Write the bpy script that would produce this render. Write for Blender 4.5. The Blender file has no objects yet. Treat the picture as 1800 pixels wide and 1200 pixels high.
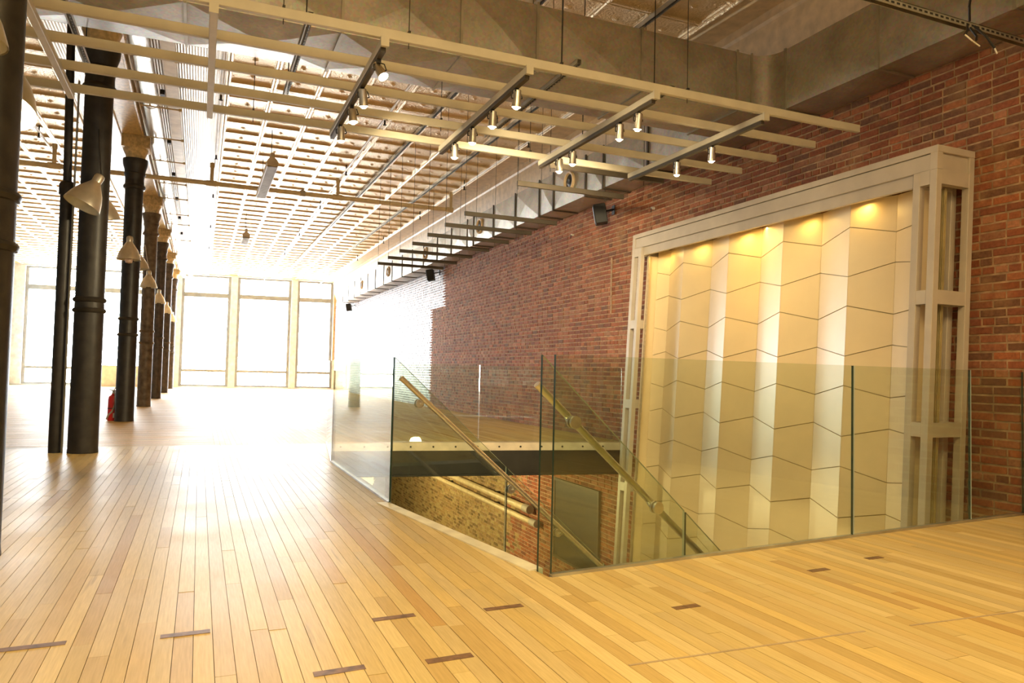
import bpy, bmesh, math, random
from mathutils import Vector, Matrix
random.seed(7)
S = bpy.context.scene
COL = S.collection
PI = math.pi

# ------------------------------------------------------------------ camera, world, lights, exposure
YAW, PITCH, ROLL, FPX = 0.39845756, 0.04191639, 0.02295173, 1301.2
def cam_axes():
    f0 = Vector((math.sin(YAW), math.cos(YAW), 0)); r0 = Vector((math.cos(YAW), -math.sin(YAW), 0)); u0 = Vector((0, 0, 1))
    f = f0*math.cos(PITCH)+u0*math.sin(PITCH); u = u0*math.cos(PITCH)-f0*math.sin(PITCH)
    return r0*math.cos(ROLL)+u*math.sin(ROLL), u*math.cos(ROLL)-r0*math.sin(ROLL), f
CR, CU, CF = cam_axes()
CAMP = Vector((0, 0, 0.97))
cd = bpy.data.cameras.new('camera'); cam = bpy.data.objects.new('camera', cd); COL.objects.link(cam)
cd.sensor_width = 36; cd.lens = FPX/1800*36; cd.clip_start = 0.05; cd.clip_end = 300
cam.matrix_world = Matrix(((CR.x, CU.x, -CF.x, 0), (CR.y, CU.y, -CF.y, 0), (CR.z, CU.z, -CF.z, 0.97), (0, 0, 0, 1)))
S.camera = cam
S.view_settings.view_transform = 'Standard'; S.view_settings.look = 'None'
S.view_settings.exposure = 0.12; S.view_settings.gamma = 1; S.view_settings.use_curve_mapping = False
W = bpy.data.worlds.new('sky'); S.world = W; W.use_nodes = True
bg = W.node_tree.nodes['Background']; bg.inputs[0].default_value = (0.93, 0.97, 1.0, 1); bg.inputs[1].default_value = 40.0

WARM = (1.0, 0.735, 0.33)
def area(name, loc, target, sx, sy, power, color=WARM, spread=PI):
    l = bpy.data.lights.new(name, 'AREA'); l.shape = 'RECTANGLE'; l.size = sx; l.size_y = sy; l.energy = power; l.color = color; l.spread = spread
    o = bpy.data.objects.new(name, l); COL.objects.link(o); o.location = loc
    o.rotation_euler = (Vector(target)-Vector(loc)).to_track_quat('-Z', 'Y').to_euler(); return o
def spot(name, loc, target, power, angle, color=WARM, blend=0.6, r=0.03):
    l = bpy.data.lights.new(name, 'SPOT'); l.energy = power; l.color = color; l.spot_size = math.radians(angle); l.spot_blend = blend; l.shadow_soft_size = r
    o = bpy.data.objects.new(name, l); COL.objects.link(o); o.location = loc
    o.rotation_euler = (Vector(target)-Vector(loc)).to_track_quat('-Z', 'Y').to_euler(); return o
def point(name, loc, power, color=WARM, r=0.05):
    l = bpy.data.lights.new(name, 'POINT'); l.energy = power; l.color = color; l.shadow_soft_size = r
    o = bpy.data.objects.new(name, l); COL.objects.link(o); o.location = loc; return o

def fy(x): return 35.5-0.1*x          # the street facade runs a little askew
WINS = [(-6.79, -4.45), (-4.15, -1.88), (-0.83, 1.18), (1.46, 3.76), (4.03, 5.62)]
for k, (a, b) in enumerate(WINS):      # light portals in the window openings
    o = area('window_portal', ((a+b)/2, fy((a+b)/2)-0.02, 2.5), ((a+b)/2-0.1, fy((a+b)/2)-1.02, 2.5), b-a, 4.8, 1, (1, 1, 1))
    o.data.cycles.is_portal = True
# warm house lights over the near end of the room
area('house_light', (0.3, 0.2, 4.3), (0.9, 2.6, 0), 2.4, 1.2, 90, WARM, math.radians(120))
area('house_light', (3.6, 0.0, 4.3), (3.6, 2.6, 0), 2.4, 1.2, 45, WARM, math.radians(120))

point('house_lamp', (0.9, 0.2, 3.5), 125, WARM, .2)

# ------------------------------------------------------------------ helpers
def link(name, me, parent=None, mats=None, smooth=False):
    o = bpy.data.objects.new(name, me); COL.objects.link(o)
    if parent: o.parent = parent
    return o
def MAT(name, col=(.8, .8, .8), rough=.5, metal=0., spec=.5):
    m = bpy.data.materials.new(name); m.use_nodes = True
    b = m.node_tree.nodes['Principled BSDF']
    b.inputs['Base Color'].default_value = (*col, 1); b.inputs['Roughness'].default_value = rough
    b.inputs['Metallic'].default_value = metal; b.inputs['Specular IOR Level'].default_value = spec
    return m, m.node_tree, b
def N(t, typ, **kw):
    n = t.nodes.new(typ)
    for k, v in kw.items():
        if k.startswith('i_'): n.inputs[k[2:].replace('_', ' ')].default_value = v
        else: setattr(n, k, v)
    return n
def pos(t, scale=(1, 1, 1)):
    g = N(t, 'ShaderNodeNewGeometry'); mp = N(t, 'ShaderNodeMapping'); mp.inputs['Scale'].default_value = scale
    t.links.new(g.outputs['Position'], mp.inputs['Vector']); return mp.outputs[0]
def noise(t, scale, detail=4, rough=.5, vscale=(1, 1, 1)):
    n = N(t, 'ShaderNodeTexNoise'); n.inputs['Scale'].default_value = scale; n.inputs['Detail'].default_value = detail; n.inputs['Roughness'].default_value = rough
    t.links.new(pos(t, vscale), n.inputs['Vector']); return n.outputs['Fac']
def ramp(t, fac, stops):
    r = N(t, 'ShaderNodeValToRGB'); e = r.color_ramp.elements
    while len(e) < len(stops): e.new(0.5)
    for el, (p, c) in zip(e, stops): el.position = p; el.color = (*c, 1)
    t.links.new(fac, r.inputs[0]); return r.outputs[0]
def mix(t, fac, a, b, mode='MIX'):
    m = N(t, 'ShaderNodeMix'); m.data_type = 'RGBA'; m.blend_type = mode
    for v, i in ((fac, 0), (a, 6), (b, 7)):
        if hasattr(v, 'links'): t.links.new(v, m.inputs[i])
        elif i == 0: m.inputs[0].default_value = v
        else: m.inputs[i].default_value = (*v, 1)
    return m.outputs[2]
def bump(t, b, h, strength=.3, dist=.01):
    n = N(t, 'ShaderNodeBump'); n.inputs['Strength'].default_value = strength; n.inputs['Distance'].default_value = dist
    t.links.new(h, n.inputs['Height']); t.links.new(n.outputs[0], b.inputs['Normal'])
def painted(name, col, rough=.5, metal=0., var=.12, scale=6, bmp=.0):
    m, t, b = MAT(name, col, rough, metal)
    f = noise(t, scale, 5)
    dk = tuple(c*(1-var*1.6) for c in col); lt = tuple(min(1, c*(1+var)) for c in col)
    t.links.new(ramp(t, f, [(.3, dk), (.7, lt)]), b.inputs['Base Color'])
    if bmp: bump(t, b, noise(t, scale*12, 3), bmp, .004)
    return m

# ---- materials
def wood_mat(name, spec, r0, r1):
    m, t, b = MAT(name, (.7, .5, .3), .33, 0, spec)
    at = N(t, 'ShaderNodeAttribute', attribute_name='Col')
    g = noise(t, 9, 6, .6, (14, .7, 1))
    c = mix(t, 1.0, at.outputs['Color'], ramp(t, g, [(.3, (.86, .84, .80)), (.7, (1.06, 1.06, 1.06))]), 'MULTIPLY')
    s = noise(t, 1.1, 5, .6, (1.6, .45, 1))
    st = ramp(t, s, [(.60, (0, 0, 0)), (.72, (1, 1, 1))])
    c = mix(t, st, c, mix(t, .35, c, (.20, .19, .15)))
    s2 = noise(t, 2.3, 3, .5, (9, .5, 1))
    st2 = ramp(t, s2, [(.68, (0, 0, 0)), (.76, (1, 1, 1))])
    c = mix(t, st2, c, mix(t, .45, c, (.25, .16, .07)))
    t.links.new(c, b.inputs['Base Color'])
    r = N(t, 'ShaderNodeMapRange'); r.inputs[3].default_value = r0; r.inputs[4].default_value = r1
    t.links.new(noise(t, 1.7, 4, .6), r.inputs[0]); t.links.new(r.outputs[0], b.inputs['Roughness'])
    bump(t, b, noise(t, 1.3, 5, .55, (3, 1, 1)), .12, .02)
    return m
def brick_mat(name, rough, spec, tint):
    m, t, b = MAT(name, (.3, .12, .07), rough, 0, spec)
    at = N(t, 'ShaderNodeAttribute', attribute_name='Col')
    n = noise(t, 38, 5, .65)
    c = mix(t, 1.0, at.outputs['Color'], ramp(t, n, [(.25, (.62, .6, .6)), (.75, (1.3, 1.28, 1.25))]), 'MULTIPLY')
    n2 = noise(t, 3.1, 5, .6)
    c = mix(t, ramp(t, n2, [(.52, (0, 0, 0)), (.75, (.45, .45, .45))]), c, tint)
    t.links.new(c, b.inputs['Base Color']); bump(t, b, n, .35, .006)
    return m
M = {}
M['wood'] = wood_mat('maple_floor', .19, .32, .52)
M['wood_far'] = wood_mat('unsealed_maple_floor', .17, .42, .58)
M['brick'] = brick_mat('red_brick', .8, .25, (.50, .30, .14))
M['brick_gloss'] = brick_mat('sealed_brick', .50, .22, (.42, .30, .24))
M['mortar'] = painted('mortar', (.47, .31, .18), .9, var=.25, scale=14, bmp=.3)
M['mortar_gloss'] = painted('sealed_mortar', (.50, .43, .38), .36, var=.2, scale=14, bmp=.2)
M['dark'] = painted('dark_subfloor', (.03, .022, .015), .9)
M['iron'] = painted('black_iron', (.024, .020, .017), .45, .0, .35, 9, .15)
M['iron_worn'] = painted('worn_brown_iron', (.15, .105, .065), .5, .0, .35, 9, .15)
M['iron_brown'] = painted('brown_iron', (.075, .052, .038), .48, .0, .35, 9, .15)
M['plaster'] = painted('white_plaster', (.84, .87, .92), .6)
M['white_gloss'] = painted('pale_blue_gloss_paint', (.42, .54, .64), .18)
M['frame_white'] = painted('window_frame_paint', (.62, .62, .60), .4)
M['sash'] = painted('grey_sash', (.30, .31, .31), .4)
M['wood_trim'] = painted('pine_trim', (.72, .47, .25), .45, var=.15)
M['nosing'] = painted('maple_nosing', (.92, .84, .66), .35)
M['grid'] = painted('warm_grey_paint', (.60, .55, .44), .5, var=.06)
M['bar_dark'] = painted('bronze_grey_paint', (.07, .055, .038), .5)
M['frame'] = painted('taupe_paint', (.56, .49, .40), .45, var=.05)
M['panel'] = painted('panel_laminate', (.86, .71, .46), .38, var=.03, scale=3)
M['black'] = painted('black_plastic', (.012, .012, .012), .5)
M['steel'] = painted('brushed_steel', (.80, .75, .66), .33, 1., .08, 30)
M['alu'] = painted('aluminium_shoe', (.55, .56, .55), .35, .9)
M['dark_steel'] = painted('dark_steel', (.035, .032, .028), .5, .3)
M['plate'] = painted('painted_plate', (.72, .62, .47), .45)
M['red'] = painted('red_enamel', (.62, .02, .02), .3)
M['rubber'] = painted('grey_rubber', (.45, .40, .33), .5)
M['paper'] = painted('label_paper', (.8, .78, .7), .6)
M['pipe'] = painted('cream_pipe_paint', (.75, .60, .36), .4)
M['white_pipe'] = painted('white_pipe_paint', (.80, .74, .62), .4)
M['gold_tin'] = painted('cream_tin', (.72, .55, .30), .4, .0, .2, 20, .3)
M['tan'] = painted('tan_cove', (.70, .53, .32), .45, .0, .12, 8, .2)
M['strut'] = painted('galvanised_strut', (.45, .43, .37), .4, .8)
M['tape'] = painted('grey_tape', (.45, .34, .22), .6)
M['inlay'] = painted('dark_wood_inlay', (.20, .11, .055), .5, 0, .3, 30)
M['yellow_plastic'] = painted('ochre_polycarbonate', (.42, .33, .15), .4)
M['silver_shade'] = painted('spun_aluminium', (.72, .66, .54), .32, .75)
M['inner_white'] = painted('shade_inside', (.85, .82, .72), .5)
M['far'] = painted('basement_plaster', (.55, .48, .30), .8)
M['basement_floor'] = painted('basement_concrete', (.22, .19, .13), .8)
def tin_mat():
    m, t, b = MAT('pressed_tin', (.66, .50, .30), .30, .5)
    n = noise(t, 30, 4, .6)
    t.links.new(ramp(t, noise(t, 2.2, 4), [(.3, (.76, .58, .33)), (.7, (.90, .72, .45))]), b.inputs['Base Color'])
    bump(t, b, n, .8, .03); return m
M['tin'] = tin_mat()
def band_mat():
    m, t, b = MAT('patterned_tin_band', (.66, .52, .34), .35, .3)
    w = N(t, 'ShaderNodeTexWave'); w.inputs['Scale'].default_value = 9; w.bands_direction = 'Y'; t.links.new(pos(t), w.inputs['Vector'])
    w2 = N(t, 'ShaderNodeTexWave'); w2.inputs['Scale'].default_value = 9; w2.bands_direction = 'X'; t.links.new(pos(t), w2.inputs['Vector'])
    a = N(t, 'ShaderNodeMath', operation='ADD'); t.links.new(w.outputs['Fac'], a.inputs[0]); t.links.new(w2.outputs['Fac'], a.inputs[1])
    bump(t, b, a.outputs[0], .6, .02); return m
M['tin_band'] = band_mat()
def galv_mat():
    m, t, b = MAT('galvanised_sheet', (.5, .48, .44), .42, .75)
    v = N(t, 'ShaderNodeTexVoronoi'); v.inputs['Scale'].default_value = 45; t.links.new(pos(t), v.inputs['Vector'])
    c = ramp(t, noise(t, 2.5, 5, .6), [(.3, (.36, .34, .30)), (.7, (.56, .53, .47))])
    c = mix(t, .12, c, v.outputs['Color'], 'OVERLAY'); t.links.new(c, b.inputs['Base Color'])
    r = N(t, 'ShaderNodeMapRange'); r.inputs[3].default_value = .32; r.inputs[4].default_value = .55
    t.links.new(noise(t, 4, 4), r.inputs[0]); t.links.new(r.outputs[0], b.inputs['Roughness'])
    return m
M['galv'] = galv_mat()
def foil_mat():
    m, t, b = MAT('foil_wrap', (.75, .73, .68), .25, .9)
    bump(t, b, noise(t, 25, 5, .7), .6, .02); return m
M['foil'] = foil_mat()
def glass_mat(name, tint, refl=1.0):
    m = bpy.data.materials.new(name); m.use_nodes = True; t = m.node_tree; t.nodes.clear()
    out = N(t, 'ShaderNodeOutputMaterial'); tr = N(t, 'ShaderNodeBsdfTransparent'); gl = N(t, 'ShaderNodeBsdfGlossy'); mx = N(t, 'ShaderNodeMixShader')
    tr.inputs[0].default_value = (*tint, 1); gl.inputs['Roughness'].default_value = 0.0; gl.inputs[0].default_value = (refl, refl, refl, 1)
    fr = N(t, 'ShaderNodeFresnel'); g = N(t, 'ShaderNodeNewGeometry'); ior = N(t, 'ShaderNodeMapRange')   # same reflectance from either side of a face
    ior.inputs[3].default_value = 1.5; ior.inputs[4].default_value = 1/1.5; t.links.new(g.outputs['Backfacing'], ior.inputs[0]); t.links.new(ior.outputs[0], fr.inputs[0])
    t.links.new(fr.outputs[0], mx.inputs[0]); t.links.new(tr.outputs[0], mx.inputs[1]); t.links.new(gl.outputs[0], mx.inputs[2]); t.links.new(mx.outputs[0], out.inputs[0])
    return m
M['glass'] = glass_mat('guard_glass', (.90, .935, .875))
M['win_glass'] = glass_mat('window_glass', (.97, .98, .98))
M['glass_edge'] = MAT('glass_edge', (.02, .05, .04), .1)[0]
M['glass_edge_lit'] = MAT('glass_edge_lit_tone', (.55, .60, .50), .15)[0]  # pale copy of the edge glass, caught light put into its colour
def emit(name, col, s):
    m, t, b = MAT(name, col, .5); b.inputs['Emission Color'].default_value = (*col, 1); b.inputs['Emission Strength'].default_value = s; return m
M['bulb'] = emit('lit_bulb', (1, .86, .6), 25)
M['lamp_inside'] = emit('lit_shade_diffuser', (1, .95, .82), 6)
M['bulb_off'] = painted('unlit_bulb', (.75, .55, .45), .3)
M['louver'] = painted('bronze_louver', (.30, .22, .12), .4, .5)

# ---- geometry
class MB:
    def __init__(s): s.v = []; s.f = []; s.c = []; s.mi = []
    def face(s, pts, col=None, mi=0):
        i = len(s.v); s.v += [tuple(p) for p in pts]; s.f.append(tuple(range(i, i+len(pts)))); s.c.append(col); s.mi.append(mi)
    def box(s, x0, y0, z0, x1, y1, z1, col=None, mi=0, skip=''):
        i = len(s.v)
        s.v += [(x0, y0, z0), (x1, y0, z0), (x1, y1, z0), (x0, y1, z0), (x0, y0, z1), (x1, y0, z1), (x1, y1, z1), (x0, y1, z1)]
        for k, q in (('b', (3, 2, 1, 0)), ('t', (4, 5, 6, 7)), ('s', (0, 1, 5, 4)), ('e', (1, 2, 6, 5)), ('n', (2, 3, 7, 6)), ('w', (3, 0, 4, 7))):
            if k in skip: continue
            s.f.append(tuple(i+j for j in q)); s.c.append(col); s.mi.append(mi)
    def prism(s, poly, z0, z1, col=None, mi=0, top=None):
        n = len(poly); i = len(s.v)
        s.v += [(p[0], p[1], z0) for p in poly]+[(p[0], p[1], z1) for p in poly]
        s.f.append(tuple(i+n+k for k in range(n))); s.c.append(col); s.mi.append(mi)
        s.f.append(tuple(i+k for k in reversed(range(n)))); s.c.append(col); s.mi.append(mi)
        for k in range(n):
            j = (k+1) % n; s.f.append((i+k, i+j, i+n+j, i+n+k)); s.c.append(col); s.mi.append(mi)
    def tube(s, p, q, r, n=10, r2=None, caps=True, col=None, mi=0):
        p = Vector(p); q = Vector(q); d = (q-p).normalized(); r2 = r if r2 is None else r2
        a = d.orthogonal().normalized(); b = d.cross(a); i = len(s.v)
        for c, rr in ((p, r), (q, r2)):
            for k in range(n):
                t = 2*PI*k/n; s.v.append(tuple(c+(a*math.cos(t)+b*math.sin(t))*rr))
        for k in range(n):
            j = (k+1) % n; s.f.append((i+k, i+j, i+n+j, i+n+k)); s.c.append(col); s.mi.append(mi)
        if caps:
            s.f.append(tuple(i+k for k in reversed(range(n)))); s.c.append(col); s.mi.append(mi)
            s.f.append(tuple(i+n+k for k in range(n))); s.c.append(col); s.mi.append(mi)
    def path(s, pts, r, n=8):
        for a, b in zip(pts, pts[1:]): s.tube(a, b, r, n)
    def lathe(s, prof, n=24, o=(0, 0, 0), mi=0, rot=None, closed=False):
        i = len(s.v); m = len(prof)
        for r, z in prof:
            for k in range(n):
                t = 2*PI*k/n; p = Vector((r*math.cos(t), r*math.sin(t), z))
                if rot: p = rot @ p
                s.v.append((p.x+o[0], p.y+o[1], p.z+o[2]))
        for a in range(m-1):
            for k in range(n):
                j = (k+1) % n; s.f.append((i+a*n+k, i+a*n+j, i+(a+1)*n+j, i+(a+1)*n+k)); s.c.append(None); s.mi.append(mi)
        if closed:
            s.f.append(tuple(i+k for k in reversed(range(n)))); s.c.append(None); s.mi.append(mi)
            s.f.append(tuple(i+(m-1)*n+k for k in range(n))); s.c.append(None); s.mi.append(mi)
    def mesh(s, name, mats, smooth=False, bevel=0):
        me = bpy.data.meshes.new(name); me.from_pydata(s.v, [], s.f)
        for m in (mats if isinstance(mats, (list, tuple)) else [mats]): me.materials.append(m)
        if any(s.mi): me.polygons.foreach_set('material_index', s.mi)
        if any(c is not None for c in s.c):
            at = me.color_attributes.new('Col', 'FLOAT_COLOR', 'CORNER'); d = []
            for c, f in zip(s.c, s.f): d += [*(c or (.5, .5, .5)), 1]*len(f)
            at.data.foreach_set('color', d)
        if smooth:
            me.polygons.foreach_set('use_smooth', [True]*len(me.polygons))
            try: me.set_sharp_from_angle(angle=math.radians(38))
            except Exception: pass
        if bevel:
            bm = bmesh.new(); bm.from_mesh(me); bmesh.ops.remove_doubles(bm, verts=bm.verts, dist=1e-5)
            bmesh.ops.bevel(bm, geom=[e for e in bm.edges if len(e.link_faces) == 2 and e.calc_face_angle(0) > .6], offset=bevel, segments=1, affect='EDGES'); bm.to_mesh(me); bm.free()
        me.update(); return me
    def obj(s, name, mats, parent=None, smooth=False, bevel=0):
        return link(name, s.mesh(name, mats, smooth, bevel), parent)
def one(fn, name, mats, parent=None, smooth=False, bevel=0, *a, **k):
    m = MB(); getattr(m, fn)(*a, **k); return m.obj(name, mats, parent, smooth, bevel)
def bx(name, mats, parent, *c, bevel=0): return one('box', name, mats, parent, False, bevel, *c)
def tag(o, label, cat, group=None, kind=None):
    if label: o['label'] = label
    if cat: o['category'] = cat
    if group: o['group'] = group
    if kind: o['kind'] = kind
    return o
def thing(name, label, cat, loc=(0, 0, 0), group=None):
    o = bpy.data.objects.new(name, None); COL.objects.link(o); o.location = loc; o.empty_display_size = .1
    return tag(o, label, cat, group)
def keep(parent):                                                     # children are modelled in world coordinates: cancel the parent's offset
    inv = Matrix.Translation(-parent.location)
    for c in parent.children:
        if not c.get('rel'): c.matrix_parent_inverse = inv
def struct(o): o['kind'] = 'structure'; return o
def relabel(o, t): o['label'] = t; return o

# ------------------------------------------------------------------ structure: room shell
XW, XL, YB, ZC, ZB = 5.72, -7.6, -4.0, 5.0, -3.3
A, B, Cc, D, E_, F_ = (1.575, 3.22), (1.31, 5.30), (1.30, 7.83), (1.57, 9.9), (5.72, 9.28), (5.72, 3.63)
HOLE = [A, F_, E_, D, Cc, B]                                          # counter-clockwise
def clip(poly, a, b, keep_left):
    out = []
    def sd(p): return (b[0]-a[0])*(p[1]-a[1])-(b[1]-a[1])*(p[0]-a[0])
    for i, p in enumerate(poly):
        q = poly[(i+1) % len(poly)]; s, t = sd(p), sd(q)
        if not keep_left: s, t = -s, -t
        if s >= 0: out.append(p)
        if (s > 0) != (t > 0) and abs(s-t) > 1e-12:
            u = s/(s-t); out.append((p[0]+(q[0]-p[0])*u, p[1]+(q[1]-p[1])*u))
    return out
def area2(p): return abs(sum(p[i][0]*p[(i+1) % len(p)][1]-p[(i+1) % len(p)][0]*p[i][1] for i in range(len(p))))/2
def minus_hole(poly):
    xs = [p[0] for p in poly]; ys = [p[1] for p in poly]
    if max(xs) < 1.29 or max(ys) < 3.21 or min(ys) > 9.91: return [poly]
    res = []; rem = poly
    for i in range(len(HOLE)):
        a, b = HOLE[i], HOLE[(i+1) % len(HOLE)]
        o = clip(rem, a, b, False)
        if len(o) > 2 and area2(o) > 1e-4: res.append(o)
        rem = clip(rem, a, b, True)
        if len(rem) < 3: break
    return res
def project(p):
    d = Vector(p)-CAMP; z = d.dot(CF)
    if z < .05: return None
    return 900+FPX*d.dot(CR)/z, 600-FPX*d.dot(CU)/z, z

slab = MB()
for p in minus_hole([(XL, YB), (XW, YB), (XW, 37), (XL, 37)]): slab.prism(p, -.32, -.021)
floor = struct(slab.obj('floor', M['dark']))
# floor boards
PALE = [(.64, .49, .22), (.68, .53, .25), (.61, .45, .20), (.71, .56, .28), (.57, .41, .17), (.66, .49, .20), (.62, .48, .24)]
pl = []
def board(x0, y0, x1, y1):
    c = random.choice(PALE); f = random.uniform(.92, 1.06); c = tuple(v*f for v in c)
    if random.random() < .08: c = (c[0]*.85, c[1]*.74, c[2]*.62)
    for p in minus_hole([(x0+.001, y0+.001), (x1-.001, y0+.001), (x1-.001, y1-.001), (x0+.001, y1-.001)]):
        pl.append((p, random.uniform(-.0012, 0), c))
bw = .064
nx = int((XW-XL)/bw)
for i in range(nx):
    x0 = XL+i*bw; x1 = x0+bw if i < nx-1 else XW
    yend = 9.78 if x0 < .2 else 35.9
    y = -1.5-random.uniform(0, 2); crossed = False
    while y < yend:
        L = random.choice([.6, .9, 1.3, 1.7, 2.2, 2.8])+random.uniform(-.1, .1)
        y1 = min(y+L, yend)
        if yend-y1 < .15: y1 = yend
        if not crossed and y1 > 9.6: y1 = 9.78; crossed = True
        board(x0, y, x1, y1); y = y1
y = 9.78
while y < 35.9:
    x = XL; y1 = y+bw
    xe = XL+int((.2-XL)/bw+1)*bw
    while x < xe:
        x1 = min(x+random.uniform(.9, 2.8), xe); board(x, y, x1, y1); x = x1
    y = y1
def vis_area(p):
    q = [project((a, b, 0)) for a, b in p]
    if any(k is None for k in q):
        q2 = [(a, max(b, 1.9)) for a, b in p]; q = [project((a, b, 0)) for a, b in q2]
        if any(k is None for k in q): return 0
    if max(k[0] for k in q) < 0 or min(k[0] for k in q) > 1800 or min(k[1] for k in q) > 1200: return 0
    q = [(min(1800, max(0, k[0])), min(1200, max(0, k[1]))) for k in q]
    return area2(q)
pl.sort(key=lambda e: -vis_area(e[0]))
for p, dz, c in pl[:300]:
    one('prism', 'plank', M['wood' if min(q[1] for q in p) < 9.7 else 'wood_far'], floor, False, 0, p, -.02, dz, c)
st = MB()
for p, dz, c in pl[300:]:
    far_ = min(q[1] for q in p) > 9.7
    if far_: c = (min(1, c[0]*1.12), c[1]*1.0, c[2]*.95)
    st.prism(p, -.02, dz, c, 1 if far_ else 0)
tag(st.obj('planks', [M['wood'], M['wood_far']], floor), None, None, kind='stuff')
# dark inlays and tape on the boards
for (x, y, w) in ((-.49, 2.985, .2), (-.01, 2.95, .165), (.74, 2.883, .17), (1.195, 2.858, .17), (.452, 2.435, .165), (.817, 2.416, .165), (1.93, 2.62, .13), (2.95, 2.9, .13), (3.45, 3.0, .12)):
    lo = y+.012*(1 if x > -.3 else 0)
    one('prism', 'floor_inlay', M['inlay'], floor, False, 0, [(x-w/2, y-.019), (x+w/2, y-.011), (x+w/2, y+.028), (x-w/2, y+.02)], -.001, .0009)
one('prism', 'floor_tape', M['tape'], floor, False, 0, [(1.363, 2.158), (2.415, 2.141), (2.415, 2.151), (1.363, 2.168)], -.001, .0011)
one('prism', 'floor_tape', M['tape'], floor, False, 0, [(2.648, 2.129), (3.40, 2.095), (3.40, 2.104), (2.648, 2.138)], -.001, .0011)

# ---- brick wall (right)
wall = MB()
wall.box(XW+.005, YB, -.33, XW+.35, 36.2, 5.2)
wall_right = struct(wall.obj('wall_right', [M['mortar']]))
BR = [(.32, .11, .050), (.37, .125, .055), (.28, .092, .045), (.41, .155, .075), (.25, .088, .047), (.34, .132, .07), (.30, .098, .042), (.38, .17, .095)]
def brick_col():
    c = random.choice(BR); f = random.uniform(.78, 1.2)
    if random.random() < .07: return (.20, .095, .055)
    return tuple(v*f for v in c)
def brick(m, y0, y1, z0, z1, d, col, X=XW):
    b = .004; x0 = X-d; x1 = X+.014
    fr = [(x0, y0+b, z0+b), (x0, y0+b, z1-b), (x0, y1-b, z1-b), (x0, y1-b, z0+b)]
    bk = [(x1, y0, z0), (x1, y0, z1), (x1, y1, z1), (x1, y1, z0)]
    m.face([fr[3], fr[2], fr[1], fr[0]][::-1], col)
    for k in range(4):
        j = (k+1) % 4; m.face([bk[k], bk[j], fr[j], fr[k]], col)
bricks = []; CH = .0677
def course(z, k, ya, yb, ok):
    y = ya+(.0 if k % 2 else .105); head = (k % 6 == 3)
    while y < yb:
        L = .105 if head else .213
        if not head and random.random() < .08: L = .105
        y0, y1 = y+.006, y+L-.006; y += L
        if ok(y0, y1, z): bricks.append((y0, y1, z+.006+random.uniform(-.002, .002), z+CH-.006+random.uniform(-.002, .002), random.uniform(-.001, .006)))
for k in range(57): course(k*CH, k, 2.6, 35.0, lambda a, b, z: True)
for k in range(1, 48): course(-k*CH, k, 2.6, 23, lambda a, b, z: True)
def b_area(b):
    y0, y1, z0, z1, d = b
    if 4.1 < y0 < 8.2 and z1 < 2.6: return 0
    q = [project((XW, y, z)) for y in (y0, y1) for z in (z0, z1)]
    if any(v is None for v in q) or z0 < -.02 or max(v[0] for v in q) > 1830 or min(v[0] for v in q) < 0: return 0
    if z1 > 3.66: return 0
    return area2([q[0][:2], q[1][:2], q[3][:2], q[2][:2]])
bricks.sort(key=lambda b: -b_area(b))
variants = []
for w in (.203, .095):
    vs = []
    for i in range(10):
        m = MB(); brick(m, -w/2, w/2, -.0285, .0285, random.uniform(0, .005), brick_col(), 0); vs.append(m.mesh('brick', M['brick']))
    variants.append(vs)
for (y0, y1, z0, z1, d) in bricks[:300]:
    me = random.choice(variants[0] if y1-y0 > .15 else variants[1])
    o = link('brick', me, wall_right); o.location = (XW, (y0+y1)/2, (z0+z1)/2)
mm, mg = MB(), MB()
GL = lambda y, z: (y > 18.05 and z > 2.6) or (y > 19.15)
GR = [(.17, .10, .09), (.14, .09, .085), (.21, .13, .11), (.11, .07, .065)]
LOW_YELLOW_LIT = [(.42, .31, .13), (.36, .26, .11), (.46, .36, .16), (.30, .20, .09), (.40, .27, .11), (.20, .14, .06)]  # blotchy lower bricks, the yellow light on them tinted into their colours
for (y0, y1, z0, z1, d) in bricks[300:]:
    if GL(y0, z0) and z0 > 0: brick(mg, y0, y1, z0, z1, d, random.choice(GR))
    else: brick(mm, y0, y1, z0, z1, d, random.choice(LOW_YELLOW_LIT) if (z1 < -.3 and y0 > 13.2+random.uniform(-.6, .6)) else brick_col())
tag(mm.obj('bricks', M['brick'], wall_right), None, None, kind='stuff')
tag(mg.obj('sealed_bricks', M['brick_gloss'], wall_right), None, None, kind='stuff')
gm = MB(); gm.box(XW+.0035, 18.05, 2.6, XW+.0045, 36, 4.0); gm.box(XW+.0035, 19.15, 0, XW+.0045, 36, 2.6); gm.obj('sealed_mortar_coat', M['mortar_gloss'], wall_right)
sc = MB(); sc.box(XW-.010, 9.72, 1.9, XW+.0, 9.76, 2.75); sc.obj('mortar_scar', M['mortar'], wall_right)

# ---- other walls
wl = MB(); wl.box(XL-.3, YB, -.02, XL, 36.6, 5.2); wall_left = struct(wl.obj('wall_left', M['white_gloss']))
bk = MB(); bk.box(XL-.3, YB-.3, -.02, XW+.35, YB, 5.2); struct(bk.obj('wall_back', M['plaster']))
struct(bx('trim_1', M['dark_steel'], None, XL, 35.4, 0, XL+.1, 36.1, 5.0))
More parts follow.
